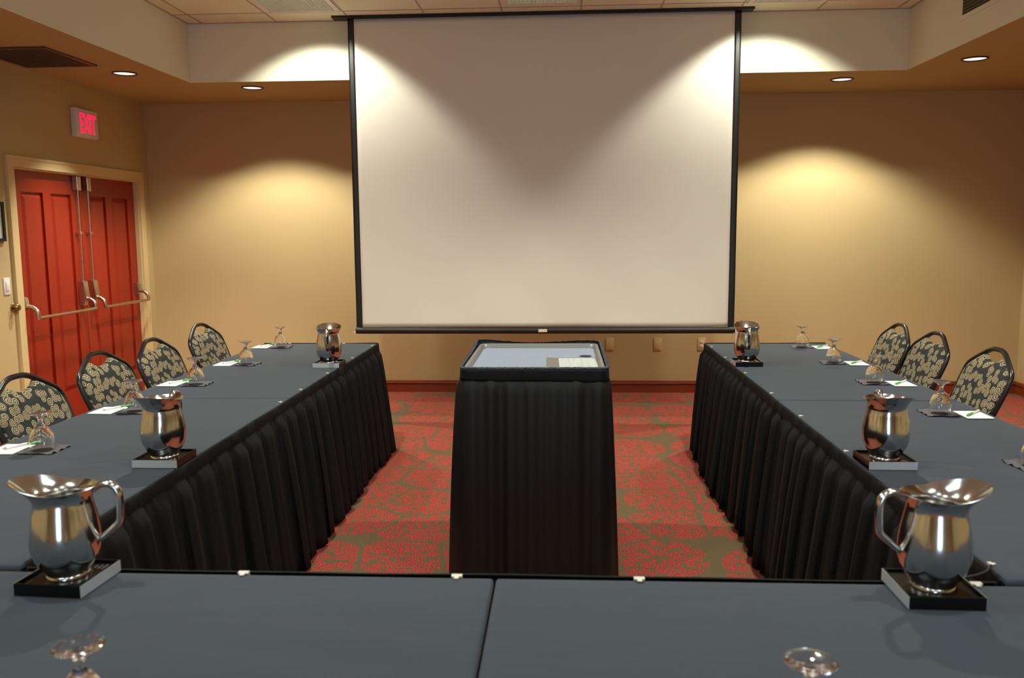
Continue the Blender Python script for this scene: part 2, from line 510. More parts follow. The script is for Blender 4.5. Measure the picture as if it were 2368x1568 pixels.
# wall plates under the screen
def plate(x, label, duplex=False):
    t = thing('wall_outlet' if duplex else 'wall_plate', label, 'outlet' if duplex else 'wall plate', (x, D, .455), 0, 'wall plates below the screen')
    autosmooth(obj('plate', nbox(-.036, .036, -.007, 0, -.058, .058, .003), M['ivory'], t))
    if duplex:
        for s in (-1, 1):
            bm = bmesh.new(); ring = lathe(bm, [(.0165, 0), (.0165, .003), (.014, .004), (.0002, .004)], 20)
            for v in bm.verts: v.co = (v.co.x, -.006-v.co.z, v.co.y+s*.0205)
            bmesh.ops.recalc_face_normals(bm, faces=bm.faces[:])
            r = obj('receptacle', bm, M['white_plastic'], t, True, label='white socket face')
            bm = bmesh.new()
            box(bm, -.008, -.0055, -.0112, -.0095, s*.0205-.001, s*.0205+.008); box(bm, .0055, .008, -.0112, -.0095, s*.0205-.001, s*.0205+.008)
            box(bm, -.002, .002, -.0112, -.0095, s*.0205-.01, s*.0205-.005)
            obj('slots', bm, M['dark'], r)
    else:
        for s in (-1, 1):
            bm = bmesh.new(); lathe(bm, [(.0035, 0), (.003, .0015), (.0001, .0015)], 10)
            for v in bm.verts: v.co = (v.co.x, -.0065-v.co.z, v.co.y+s*.045)
            bmesh.ops.recalc_face_normals(bm, faces=bm.faces[:])
            obj('screw', bm, M['brass'], t)
plate(.452, 'blank tan wall plate in the dim wall just right of the podium')
plate(.895, 'blank tan wall plate midway between podium and white socket outlet')
plate(1.297, 'tan wall plate with two white sockets behind the right table corner', True)

# ------------------------------------------------------------------ projection screen
SY = 6.82
t = thing('projection_screen', 'big white pull-down projection screen with black borders', 'projection screen', (-.145, SY, .70))
x0, x1 = -1.638+.145, 1.352+.145; zt = ZT-.70
bw = .049
def screen_sheet(xa, xb, za, zb, nx, nz, dy):
    bm = bmesh.new(); g = []
    for j in range(nz+1):
        row = []
        for i in range(nx+1):
            x = xa+(xb-xa)*i/nx; z = za+(zb-za)*j/nz
            h = max(0, 1-z/1.4)
            wv = .004*h*math.sin(x*5.5+1.5*z+math.sin(z*3))+.0025*h*math.sin(x*3.1-6*z+.7)+.002*h*math.sin((x+z)*9)
            row.append(bm.verts.new((x, dy+wv, z)))
        g.append(row)
    for j in range(nz):
        for i in range(nx): bm.faces.new((g[j][i], g[j][i+1], g[j+1][i+1], g[j+1][i]))
    return bm
o = obj('fabric', screen_sheet(x0+bw, x1-bw, .055, zt-.018, 90, 70, 0), M['screen'], t, True, label='white screen fabric')
solidify(o, .001, 1)
for nm, a, b, c, d in (('side_border', x0, x0+bw, .02, zt), ('side_border', x1-bw, x1, .02, zt), ('top_border', x0+bw, x1-bw, zt-.018, zt)):
    o = obj(nm, screen_sheet(a, b, c, d, 3, 70, -.0), M['bar_black'], t, True, label='black masking border'); solidify(o, .001, 1)
bm = bmesh.new(); n = 14
pts = [(x0-.005, -.002, .024), (x1+.005, -.002, .024)]
tube(bm, pts, .027, 16); 
o = autosmooth(obj('bottom_bar', bm, M['bar_black'], t, label='black bottom bar'))
obj('pull_tab', nbox(-.035, .035, -.033, -.028, .012, .036, .003), M['white_plastic'], t, label='white pull tab')
for x in (x0-.006, x1+.006):
    obj('end_cap', nbox(x-.012, x+.012, -.02, .016, .0, .02, .004), M['white_plastic'], t, label='small pale end cap')
obj('slot_housing', nbox(-1.752+.145, 1.44+.145, -.045, .06, zt-.016, zt-.0005), M['black_matte'], t, label='black slot at the ceiling')

# ------------------------------------------------------------------ ceiling fixtures
def troffer(name_label, x0, x1, y0, y1):
    t = thing('ceiling_light', name_label, 'ceiling light', ((x0+x1)/2, (y0+y1)/2, ZT), 0, 'recessed louvred ceiling lights')
    w = (x1-x0)/2; h = (y1-y0)/2
    bm = bmesh.new()
    for (a, b, c, d) in ((-w, w, -h, -h+.035), (-w, w, h-.035, h), (-w, -w+.035, -h+.035, h-.035), (w-.035, w, -h+.035, h-.035)): box(bm, a, b, c, d, -.008, -.0005)
    obj('frame', bm, M['lf'], t, label='white metal frame')
    bm = bmesh.new(); nx = 17; ny = 34
    for i in range(nx+1):
        x = -w+.035+(2*w-.07)*i/nx; box(bm, x-.002, x+.002, -h+.035, h-.035, -.007, -.001)
    for j in range(ny+1):
        y = -h+.035+(2*h-.07)*j/ny; box(bm, -w+.035, w-.035, y-.002, y+.002, -.0072, -.001)
    obj('louver', bm, M['louver'], t, label='silver egg crate louver')
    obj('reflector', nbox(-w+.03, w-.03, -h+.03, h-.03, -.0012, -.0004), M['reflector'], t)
M['lf'] = simple('white enamel', srgb(226, 224, 214), .35)
M['louver'] = simple('silver louver', srgb(224, 224, 206), .3, .2)
M['reflector'] = simple('reflector with painted glow', srgb(214, 216, 196), .4, 0, Emission_Color=(.8, .85, .62, 1), Emission_Strength=.16)  # fixtures are off; weak emission paints in the light they reflect
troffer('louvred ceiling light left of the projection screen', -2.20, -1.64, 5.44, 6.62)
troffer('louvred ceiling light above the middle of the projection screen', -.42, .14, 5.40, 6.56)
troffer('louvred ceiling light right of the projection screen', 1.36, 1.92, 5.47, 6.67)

def downlight(x, y, label, z=ZS):
    t = thing('downlight', label, 'downlight', (x, y, z), 0, 'round recessed downlights in the soffit')
    bm = bmesh.new()
    rings = lathe(bm, [(.088, -.0005), (.09, -.006), (.084, -.009), (.078, -.007), (.076, -.001)], 40)
    bmesh.ops.recalc_face_normals(bm, faces=bm.faces[:])
    autosmooth(obj('trim_ring', bm, M['ring'], t, label='dark trim ring'))
    bm = bmesh.new()
    r = lathe(bm, [(.076, -.0015), (.05, -.003), (.02, -.0038)], 40); bm.faces.new(r[-1])
    bmesh.ops.recalc_face_normals(bm, faces=bm.faces[:])
    for f in bm.faces:
        if f.normal.z > 0: f.normal_flip()
    obj('lens', bm, M['bulb'], t, True, label='glowing white lens')
M['ring'] = simple('dark bronze ring', srgb(52, 34, 24), .4)
downlight(-3.25, 6.476, 'round downlight in the soffit above the red doors')
downlight(-2.543, 7.21, 'round downlight in the soffit left of the screen')
downlight(2.256, 7.30, 'round downlight in the soffit right of the screen')
downlight(2.936, 6.52, 'round downlight in the soffit near the right wall vent')

t = thing('air_return_grille', 'dark square return grille in the soffit above the doors', 'vent', (-3.54, 5.835, ZS))
bm = bmesh.new()
w, h = .26, .315
for (a, b, c, d) in ((-w, w, -h, -h+.02), (-w, w, h-.02, h), (-w, -w+.02, -h+.02, h-.02), (w-.02, w, -h+.02, h-.02)): box(bm, a, b, c, d, -.012, -.0005)
obj('frame', bm, simple('gloss dark frame', srgb(96, 74, 54), .2), t)
bm = bmesh.new()
for i in range(38):
    y = -h+.028+i*(2*h-.056)/37; box(bm, -w+.02, w-.02, y-.003, y+.003, -.01, -.002)
for i in range(1, 6):
    x = -w+2*w*i/6; box(bm, x-.003, x+.003, -h+.02, h-.02, -.0095, -.003)
obj('grille', bm, M['vent_dark'], t); obj('backing', nbox(-w+.02, w-.02, -h+.02, h-.02, -.002, -.0005), M['dark'], t)

t = thing('supply_vent', 'louvred air vent on the white tray face at top right', 'vent', (TR-.0045, 5.70, 3.0))
w, h = .34, .115
bm = bmesh.new()
for (a, b, c, d) in ((-w, w, -h-.03, -h), (-w, w, h, h+.03), (-w-.03, -w, -h-.03, h+.03), (w, w+.03, -h-.03, h+.03)): box(bm, -.006, -.0005, a, b, c, d)
obj('frame', bm, M['white_wall'], t)
bm = bmesh.new()
for i in range(11):
    z = -h+.012+i*(2*h-.02)/10
    q = [bm.verts.new(p) for p in ((-.0055, -w, z), (-.0055, w, z), (-.001, w, z+.016), (-.001, -w, z+.016))]; bm.faces.new(q)
    q = [bm.verts.new(p) for p in ((-.0055, -w, z), (-.0055, w, z), (-.0045, w, z-.003), (-.0045, -w, z-.003))]; bm.faces.new(q)
obj('louver', bm, M['vent_dark'], t); obj('backing', nbox(-.0015, -.0005, -w, w, -h, h), M['dark'], t)

# ------------------------------------------------------------------ tables
def edge_map(u, L, drop0, drop1):
    """u measured over the cloth; returns (along, drop)"""
    rr = .012
    if u < 0: 
        a = -u
        return ((-rr*math.sin(min(a/rr, PI/2))) , rr*(1-math.cos(min(a/rr, PI/2)))+max(0, a-rr*PI/2))
    if u > L:
        a = u-L
        return (L+rr*math.sin(min(a/rr, PI/2)), rr*(1-math.cos(min(a/rr, PI/2)))+max(0, a-rr*PI/2))
    return (u, 0)

def cloth(bm, x0, x1, y0, y1, dx0, dx1, dy0, dy1, seed, creases=(), wrinkle=None):
    rr = .012
    ax0, ax1, ay0, ay1 = x0+rr, x1-rr, y0+rr, y1-rr
    Lx, Ly = ax1-ax0, ay1-ay0
    def samples(L, d0, d1, step):
        s = [-d0, -d0*.5] if d0 > .05 else [-d0]
        s += [-rr*PI/2, -rr*1.05, -rr*.52, 0]
        m = int(L/step); s += [L*i/m for i in range(1, m)]
        s += [L, L+rr*.52, L+rr*1.05, L+rr*PI/2]
        s += [L+d1*.5, L+d1] if d1 > .05 else [L+d1]
        return sorted(s)
    st = .022 if (creases or wrinkle) else .04
    U = samples(Lx, dx0, dx1, st); Vv = samples(Ly, dy0, dy1, st)
    rnd = random.Random(seed); ph = [rnd.uniform(0, 6.28) for _ in range(8)]
    g = []
    for v in Vv:
        row = []
        for u in U:
            x, d1_ = edge_map(u, Lx, 0, 0); y, d2_ = edge_map(v, Ly, 0, 0)
            X, Y = ax0+x, ay0+y
            z = TH-max(d1_, d2_)
            if d1_ == 0 and d2_ == 0:
                z += .0007*math.sin(X*7+ph[0]+2*math.sin(Y*3+ph[1]))+.0006*math.sin(Y*11+ph[2]+1.5*math.sin(X*4+ph[3]))
                if wrinkle:
                    wx, wy = X-wrinkle[0], Y-wrinkle[1]
                    z += .0030*math.exp(-(wx/.22)**2-(wy/.13)**2)*math.sin(34*wy+9*wx)
                for (axis, at, amp) in creases:
                    c = X if axis == 'x' else Y
                    z += amp*math.exp(-((c-at)/.02)**2)
            elif max(d1_, d2_) > .05:
                f = .006*math.sin((X+Y)*22+ph[4])*(max(d1_, d2_))/.2
                if d1_ >= d2_: X += f
                else: Y += f
            row.append(bm.verts.new((X, Y, z)))
        g.append(row)
    for j in range(len(Vv)-1):
        for i in range(len(U)-1): bm.faces.new((g[j][i], g[j][i+1], g[j+1][i+1], g[j+1][i]))
    bmesh.ops.recalc_face_normals(bm, faces=bm.faces[:])
    return bm

def table(label, x0, x1, y0, y1, drops, seed, creases=(), wrinkle=None):
    cx, cy = (x0+x1)/2, (y0+y1)/2
    t = thing('banquet_table', label, 'table', (cx, cy, 0), 0, 'banquet tables set in a hollow square')
    bm = cloth(bmesh.new(), x0, x1, y0, y1, *drops, seed, creases, wrinkle)
    bmesh.ops.translate(bm, verts=bm.verts, vec=(-cx, -cy, 0))
    obj('tablecloth', bm, M['cloth'], t, True, label='charcoal grey tablecloth')
    w, h = (x1-x0)/2-.008, (y1-y0)/2-.008
    obj('tabletop', nbox(-w, w, -h, h, TH-.03, TH-.004), M['baseboard'], t)
    for sx in (-1, 1):
        for sy in (-1, 1):
            bm = bmesh.new(); tube(bm, [(sx*(w-(.32 if w < h else .1)), sy*(h-.1), 0), (sx*(w-(.32 if w < h else .1)), sy*(h-.1), TH-.03)], .014, 10)
            obj('leg', bm, M['black_metal'], t)
LI, LO, RI, RO = -1.263, -2.065, .972, 1.772
NF, NN = 1.845, 1.06     # near row far and near edges
FY, MY = 5.86, 3.889
table('far left table ending nearest the screen with a pitcher', LO, LI, MY+.001, FY, (.16, .03, .03, .03), 1, (('y', 4.87, -.0022), ('y', 4.90, .0016)))
table('middle left table between the corner and the far left table', LO, LI, NF+.024, MY-.001, (.16, .03, .03, .03), 2, ())
table('far right table ending nearest the screen with a pitcher', RI, RO, MY+.004, FY, (.03, .16, .03, .03), 3, (('y', 4.83, -.0016),))
table('middle right table running back from the near right corner', RI, RO, NF+.024, MY-.004, (.03, .16, .03, .03), 4, ())
table('front left table nearest the camera, left of the centre seam', LO-.06, -.151, NN, NF, (.03, .03, .16, .03), 5, (), (-.40, 1.50))
table('front right table nearest the camera, right of the centre seam', -.146, RO+.03, NN, NF, (.03, .03, .16, .03), 6, ())

# ------------------------------------------------------------------ skirts
def smooth_path(pts, r=.03):
    """polyline with rounded corners -> list of (pos, normal_right)"""
    P = [Vector((x, y)) for x, y in pts]; out = []
    for i in range(len(P)):
        if 0 < i < len(P)-1:
            a = (P[i-1]-P[i]).normalized(); b = (P[i+1]-P[i]).normalized()
            for s in range(7):
                t = s/6; p = (P[i]+a*r)*(1-t)**2+P[i]*2*t*(1-t)+(P[i]+b*r)*t*t; out.append(p)
        else: out.append(P[i])
    return out

def resample(P, step):
    out = []; acc = 0
    L = [0]
    for a, b in zip(P[:-1], P[1:]): L.append(L[-1]+(b-a).length)
    n = int(L[-1]/step); j = 0
    for i in range(n+1):
        s = L[-1]*i/n
        while j < len(P)-2 and L[j+1] < s: j += 1
        t = (s-L[j])/max(1e-9, L[j+1]-L[j]); p = P[j].lerp(P[j+1], t)
        out.append((s, p))
    res = []
    for i, (s, p) in enumerate(out):
        a = out[max(0, i-3)][1]; b = out[min(n, i+3)][1]; tg = (b-a).normalized()
        res.append((s, p, Vector((tg.y, -tg.x)), tg))      # normal to the right of travel
    return res

def skirt(name, label, pts, ztop, zbot, pleat=.15, band=.055, flare=.07, amp=(.014, .034), mat=None, clip_s=.55, knife=True, clips=(), seed=0, closed_r=.03, clip_in=.012):
    rnd = random.Random(seed)
    t = thing(name, label, 'table skirt', (pts[0][0], pts[0][1], 0), 0, 'black pleated skirts')
    ox, oy = pts[0][0], pts[0][1]
    S = resample(smooth_path(pts, closed_r), .006)
    Ltot = S[-1][0]; npl = max(1, round(Ltot/pleat)); pl = Ltot/npl
    R = [[rnd.uniform(-1, 1) for _ in range(5)] for _ in range(npl+2)]
    nz = 20
    bm = bmesh.new(); cols = []
    for s, p, nrm, tg in S:
        q = s/pl+.12*math.sin(s*9+seed); k = min(max(int(q), 0), npl); f = q-int(q)
        r0 = R[k]
        col = []
        for j in range(nz+1):
            v = j/nz
            z = (ztop-.012)+(zbot-(ztop-.012))*v**1.5
            vb = min(1, max(0, (ztop-band*.8-z)/.035))
            A = (amp[0]+(amp[1]-amp[0])*v**.7)*vb+.002
            A *= 1+.35*r0[0]
            if knife:
                w0 = .5+.12*r0[1]
                sm = lambda e: e*e*(3-2*e)
                if f < w0: pr = 1-.12*math.cos(f/w0*2*PI)-.12
                elif f < w0+.12: pr = .76*(1-sm((f-w0)/.12))+.0
                elif f > .88: pr = .76*sm((f-.88)/.12)
                else: pr = .22*math.sin((f-w0-.12)/(.76-w0)*PI)
                lat = .022*v*math.sin(f*2*PI+r0[2])
            else:
                pr = .5+.5*math.sin(2*PI*f)*(.7+.3*r0[2])+.25*math.sin(s*33+r0[3]*2)*v; lat = 0
            off = .001+.005*vb+A*pr+flare*v**1.1+.010*v*math.sin(s*3.3+seed)+.006*v*math.sin(s*17+3*v)
            zz = z+(.006*r0[4]*v if j == nz else 0)
            pp = p+nrm*off+tg*lat
            col.append(bm.verts.new((pp.x-ox, pp.y-oy, zz)))
        cols.append(col)
    for a, b in zip(cols[:-1], cols[1:]):
        for j in range(nz): bm.faces.new((a[j], b[j], b[j+1], a[j+1]))
    bmesh.ops.recalc_face_normals(bm, faces=bm.faces[:])
    o = obj('pleats', bm, mat or M['skirt'], t, True, label='black pleated fabric'); solidify(o, .0015, 0)
    bm = bmesh.new(); cols = []
    for s, p, nrm, tg in S:
        q = s/pl; k = min(int(q), npl); f = q-int(q)
        sag = .003*math.sin(s*5.1+seed)+.002*math.sin(s*13)
        step = .0035*(1 if f < .5 else 0)*(.5+.5*R[k][0])
        col = []
        for (o_, z) in ((.001, ztop+.002+sag*.3), (.006, ztop+.003+sag*.4), (.009+step, ztop-.003+sag*.5), (.010+step, ztop-.03+sag), (.012+step, ztop-band-.004+sag), (.007+step, ztop-band-.005+sag)):
            pp = p+nrm*o_; col.append(bm.verts.new((pp.x-ox, pp.y-oy, z)))
        cols.append(col)
    for a, b in zip(cols[:-1], cols[1:]):
        for j in range(5): bm.faces.new((a[j], b[j], b[j+1], a[j+1]))
    bmesh.ops.recalc_face_normals(bm, faces=bm.faces[:])
    obj('waistband', bm, M['skirt'], t, True, label='black waistband')
    for (cx, cy, rot) in clips:
        bm = bmesh.new()
        box(bm, -.015, .015, -.004, .012, .001, .006, .0015); box(bm, -.007, .007, -.016, -.002, .001, .005, .0015)
        box(bm, -.015, .015, .008, .0125, -.018, .006, .001)
        c = obj('clip', bm, M['clip'], t, label='small clear plastic skirt clip')
        c.location = (cx-ox, cy-oy, ztop+.0005); c.rotation_euler = (0, 0, rot); c.scale = (clip_s,)*3
    return t
# left row: along inner edge from the near corner, round the far end
skirt('table_skirt', 'black pleated skirt hanging along the left row of tables', [(LI+.002, NF+.03), (LI+.002, FY+.004), (LO-.002, FY+.004)], TH, .012, .16, .05, .075, seed=1,
      clips=[(LI-.012, y, -PI/2) for y in (3.80, 4.11, 4.60, 5.17, 5.73)]+[(-1.50, FY-.008, 0), (-1.88, FY-.008, 0)])
skirt('table_skirt', 'black pleated skirt hanging along the right row of tables', [(RO+.002, FY+.004), (RI-.002, FY+.004), (RI-.002, NF+.03)], TH, .012, .13, .05, .07, seed=2,
      clips=[(RI+.012, y, PI/2) for y in (1.96, 2.98, 3.55, 4.05, 4.63, 5.20, 5.68)])
skirt('table_skirt', 'black skirt band along the far edge of the two front tables', [(RI-.03, NF+.003), (LI+.03, NF+.003)], TH, .012, .15, .05, .03, amp=(.008, .02), clip_s=.8, seed=3,
      clips=[(x, NF-.006, 0) for x in (-.719, -.233, .172, .895)])
# loose cord end at the right corner
bm = bmesh.new(); tube(bm, catmull([(.80, 1.872, TH-.004), (.88, 1.874, TH+.002), (.94, 1.90, TH+.004), (.975, 1.945, TH+.004)], 6), .0035, 8)
tag(obj('cord', bm, M['black_matte'], smooth=True), 'loose black cord at the corner behind the right pitcher', 'cord')

# ------------------------------------------------------------------ podium (media cart)
PX0, PX1, PY0, PY1, PZ = -.408, .183, 3.535, 4.30, .95
t = thing('media_cart', 'black skirted media cart with a grey tray top in the centre', 'podium', ((PX0+PX1)/2, (PY0+PY1)/2, 0))
cx, cy = (PX0+PX1)/2, (PY0+PY1)/2; hw, hd = (PX1-PX0)/2, (PY1-PY0)/2
def rrect(w, d, r, n=7):
    out = []
    for (sx, sy, a0) in ((1, 1, 0), (-1, 1, PI/2), (-1, -1, PI), (1, -1, 3*PI/2)):
        for i in range(n+1):
            a = a0+PI/2*i/n; out.append((sx*(w-r)+r*math.cos(a), sy*(d-r)+r*math.sin(a)))
    return out
bm = bmesh.new(); rings = []
for (ins, z) in ((.0, PZ-.045), (.0, PZ-.006), (.004, PZ), (.012, PZ), (.016, PZ-.004), (.022, PZ-.026)):
    rings.append([bm.verts.new((x, y, z)) for x, y in rrect(hw-ins, hd-ins, .035)])
for a, b in zip(rings[:-1], rings[1:]):
    n = len(a)
    for k in range(n): bm.faces.new((a[k], a[(k+1) % n], b[(k+1) % n], b[k]))
bmesh.ops.recalc_face_normals(bm, faces=bm.faces[:])
obj('tray_rim', bm, M['podium_rim'], t, True, label='grey moulded rim')
bm = bmesh.new()
v = [bm.verts.new((x, y, PZ-.022)) for x, y in rrect(hw-.02, hd-.02, .03)]; bm.faces.new(v)
obj('tray_mat', bm, M['podium_mat'], t, label='pale blue grey mat')
bm = bmesh.new(); r = lathe(bm, [(.028, PZ-.020), (.024, PZ-.0205), (.0005, PZ-.0208)], 28)
g = obj('cable_hole', bm, M['dark'], t, label='black round cable hole'); g.location = (.113-cx, 4.0-cy, 0)
for sx in (-1, 1):
    for sy in (-1, 1):
        obj('leg', nbox(sx*(hw-.06)-.018, sx*(hw-.06)+.018, sy*(hd-.06)-.018, sy*(hd-.06)+.018, .0, PZ-.03), M['black_metal'], t)
obj('shelf', nbox(-hw+.04, hw-.04, -hd+.04, hd-.04, .28, .31), M['black_metal'], t)
# fuzzy trim
bm = bmesh.new(); rnd = random.Random(3)
base = rrect(hw+.006, hd+.006, .04, 6); per = []
for a, b in zip(base, base[1:]+base[:1]):
    L = math.dist(a, b); m = max(1, int(L/.005))
    per += [(a[0]+(b[0]-a[0])*i/m, a[1]+(b[1]-a[1])*i/m) for i in range(m)]
n = len(per); lo = []; hi = []; out_ = []
for i, (x, y) in enumerate(per):
    l = math.hypot(x, y); e = rnd.uniform(0, 1)
    back = max(0, y/hd)
    nx, ny = x/(hw+.0), y/(hd+.0); q = max(abs(nx), abs(ny)); ux = nx if abs(nx) > .9 else 0; uy = ny if abs(ny) > .9 else 0
    up = .007*back*(1.3+math.sin(i*.05+1)-.7*x/hw) 
    lo.append(bm.verts.new((x+ux*.004, y+uy*.004, PZ-.016-.006*e)))
    hi.append(bm.verts.new((x+ux*(.008+.006*e), y+uy*(.008+.006*e), PZ-.004+.004*e+up)))
    out_.append(bm.verts.new((x-ux*.002, y-uy*.002, PZ+.000+.003*rnd.random()+up)))
for i in range(n):
    j = (i+1) % n
    bm.faces.new((lo[i], lo[j], hi[j], hi[i])); bm.faces.new((hi[i], hi[j], out_[j], out_[i]))
for i in range(3500):           # stray fibres
    k = rnd.randrange(n); x, y = per[k]; nx, ny = x/hw, y/hd
    ux = nx if abs(nx) > .9 else 0; uy = ny if abs(ny) > .9 else 0
    z0 = PZ-.012+.012*rnd.random(); L = rnd.uniform(.004, .012)
    d = Vector((ux+rnd.uniform(-.6, .6), uy+rnd.uniform(-.6, .6), rnd.uniform(-.6, .7))).normalized()*L
    p = Vector((x+ux*.004, y+uy*.004, z0)); s = Vector((rnd.uniform(-1, 1), rnd.uniform(-1, 1), 0)).normalized()*.0011
    bm.faces.new([bm.verts.new(p-s), bm.verts.new(p+s), bm.verts.new(p+d)])
obj('fuzzy_trim', bm, M['fringe'], t, label='fuzzy navy trim around the top')
# skirt of the cart
c0 = [(PX0-.004, PY1), (PX0-.004, PY0-.004), (PX1+.004, PY0-.004), (PX1+.004, PY1+.004), (PX0-.004, PY1+.004), (PX0-.004, PY1)]
sk = skirt('cart_skirt', 'black gathered skirt wrapped around the central media cart', c0, PZ-.012, .01, .085, .040, .034, amp=(.012, .024), knife=False, mat=M['satin'], seed=5, closed_r=.035)

def doc_mat():
    nt = NT('printed page'); x, y, z = nt.sep(nt.objc())
    n = V(nt, nt.noise(nt.comb(x*60.0, y*1.5, 0.0), 1.2, 1))
    nt.bsdf(nt.mix((n > .52)*.6, srgb(180, 188, 190), srgb(164, 172, 172)), .5); return nt.m
M['doc'] = doc_mat()
t = thing('document_sleeve', 'clear plastic sleeve lying on the media cart tray', 'document sleeve', (.07, 3.79, PZ-.0215), .02)
obj('sleeve', nbox(-.135, .115, -.175, .165, .0, .0015), M['glass_sheet'], t, label='clear plastic sleeve')
sp = obj('sheet_of_paper', nbox(-.08, .085, -.16, .125, .0022, .0030), M['doc'])
sp.location = (.07, 3.79, PZ-.0205); sp.rotation_euler = (0, 0, .02)
tag(sp, 'white printed sheet of paper on the media cart', 'paper')

# ------------------------------------------------------------------ chairs
LEAN = math.radians(22)
def chair_proto():
    t = thing('banquet_chair', '', 'chair', (0, 0, 0), 0, 'spiral patterned banquet chairs')
    # local: faces +x; origin on the floor under the top of the back
    sl = math.tan(LEAN)
    ztop = .905
    def bp(y, z, off=0):      # point in the leaning back plane
        return (-(z-ztop)*sl+off, y, z)
    outline = [(-.20, .40), (-.225, .55), (-.239, .69), (-.242, .76), (-.237, .793), (-.216, .820), (-.175, .845), (-.125, .872), (-.085, .892), (-.045, .903), (0, .905)]
    outline += [(-y, z) for y, z in outline[-2::-1]]
    pts = catmull([bp(y, z) for y, z in outline], 5)
    bm = bmesh.new(); tube(bm, pts, .0125, 12)
    obj('back_frame', bm, M['black_metal'], t, True, label='black tubular frame')
    # upholstered pad with scooped hand hole
    def half(y):   # top outline of the pad at |y|
        y = abs(y)
        if y > .095: # follows the frame
            ks = [(.095, .872), (.125, .858), (.175, .832), (.206, .808), (.225, .782), (.230, .74)]
            for (a, za), (b, zb) in zip(ks[:-1], ks[1:]):
                if y <= b: return za+(zb-za)*(y-a)/(b-a)
            return .74
        s = y/.095
        return .840+.032*s**2.4
    bm = bmesh.new(); ny = 40; nz = 22; F = []; B = []
    for j in range(nz+1):
        rf, rb = [], []
        for i in range(ny+1):
            w = -1+2*i/ny
            ymax = .230
            yy = w*ymax
            zt = half(yy)
            z0 = .42
            z = z0+(zt-z0)*j/nz
            ws = .195+(.230-.195)*min(1, max(0, (z-.42)/.33))
            y2 = w*ws if z < .745 else yy*(1 if abs(w) < 1 else 1)
            if z < .745: y2 = w*ws
            e = min(1, (1-abs(w))*5)*min(1, (nz-j)/2.5, (j+.001)/2.5)
            puff = .016*(1-(1-min(1, e))**2)
            rf.append(bm.verts.new(bp(y2, z, .012+puff))); rb.append(bm.verts.new(bp(y2, z, -.012)))
        F.append(rf); B.append(rb)
    for j in range(nz):
        for i in range(ny):
            bm.faces.new((F[j][i], F[j][i+1], F[j+1][i+1], F[j+1][i])); bm.faces.new((B[j][i], B[j+1][i], B[j+1][i+1], B[j][i+1]))
    for j in range(nz):
        for i in (0, ny): bm.faces.new((F[j][i], F[j+1][i], B[j+1][i], B[j][i]))
    for i in range(ny):
        for j in (0, nz): bm.faces.new((F[j][i], F[j][i+1], B[j][i+1], B[j][i]))
    bmesh.ops.recalc_face_normals(bm, faces=bm.faces[:])
    autosmooth(obj('back_pad', bm, M['fabric'], t, label='charcoal back pad with cream spirals'), 60)
    # seat
    xb = -(.44-ztop)*sl
    bm = bmesh.new(); box(bm, xb-.01, xb+.40, -.20, .20, .415, .475, .024, 4)
    autosmooth(obj('seat', bm, M['fabric'], t), 60)
    bm = bmesh.new(); tube(bm, [(xb+.01, -.185, .408), (xb+.38, -.185, .408), (xb+.38, .185, .408), (xb+.01, .185, .408)], .011, 8, closed=True)
    obj('seat_frame', bm, M['black_metal'], t)
    for s in (-1, 1):
        bm = bmesh.new(); tube(bm, catmull([bp(s*.20, .41), (xb-.02, s*.178, .25), (xb-.085, s*.185, .0)], 5), .0125, 10)
        obj('leg', bm, M['black_metal'], t, True)
        bm = bmesh.new(); tube(bm, [(xb+.36, s*.178, .408), (xb+.385, s*.185, .0)], .0125, 10)
        obj('leg', bm, M['black_metal'], t, True)
    return t
CH = [(-2.345, 3.55, -.02, 'chair nearest in the left row, cut by the left photo edge'),
      (-2.375, 4.25, -.02, 'chair in front of the red doors, left row'),
      (-2.355, 4.80, .0, 'chair in front of the far door frame edge, left row'),
      (-2.41, 5.60, -.02, 'chair farthest in the left row, before the tan wall'),
      (2.135, 5.53, PI-.02, 'chair in the right row farthest from the camera'),
      (2.165, 5.07, PI-.0, 'chair in the right row, middle one of the three'),
      (2.170, 4.385, PI-.03, 'chair in the right row nearest the camera')]
first = None
for x, y, rz, lb in CH:
    lb = 'charcoal spiral patterned '+lb
    if first is None:
        first = chair_proto(); first.location = (x, y, 0); first.rotation_euler = (0, 0, rz); first['label'] = lb
    else: dup(first, (x, y, 0), rz, lb)

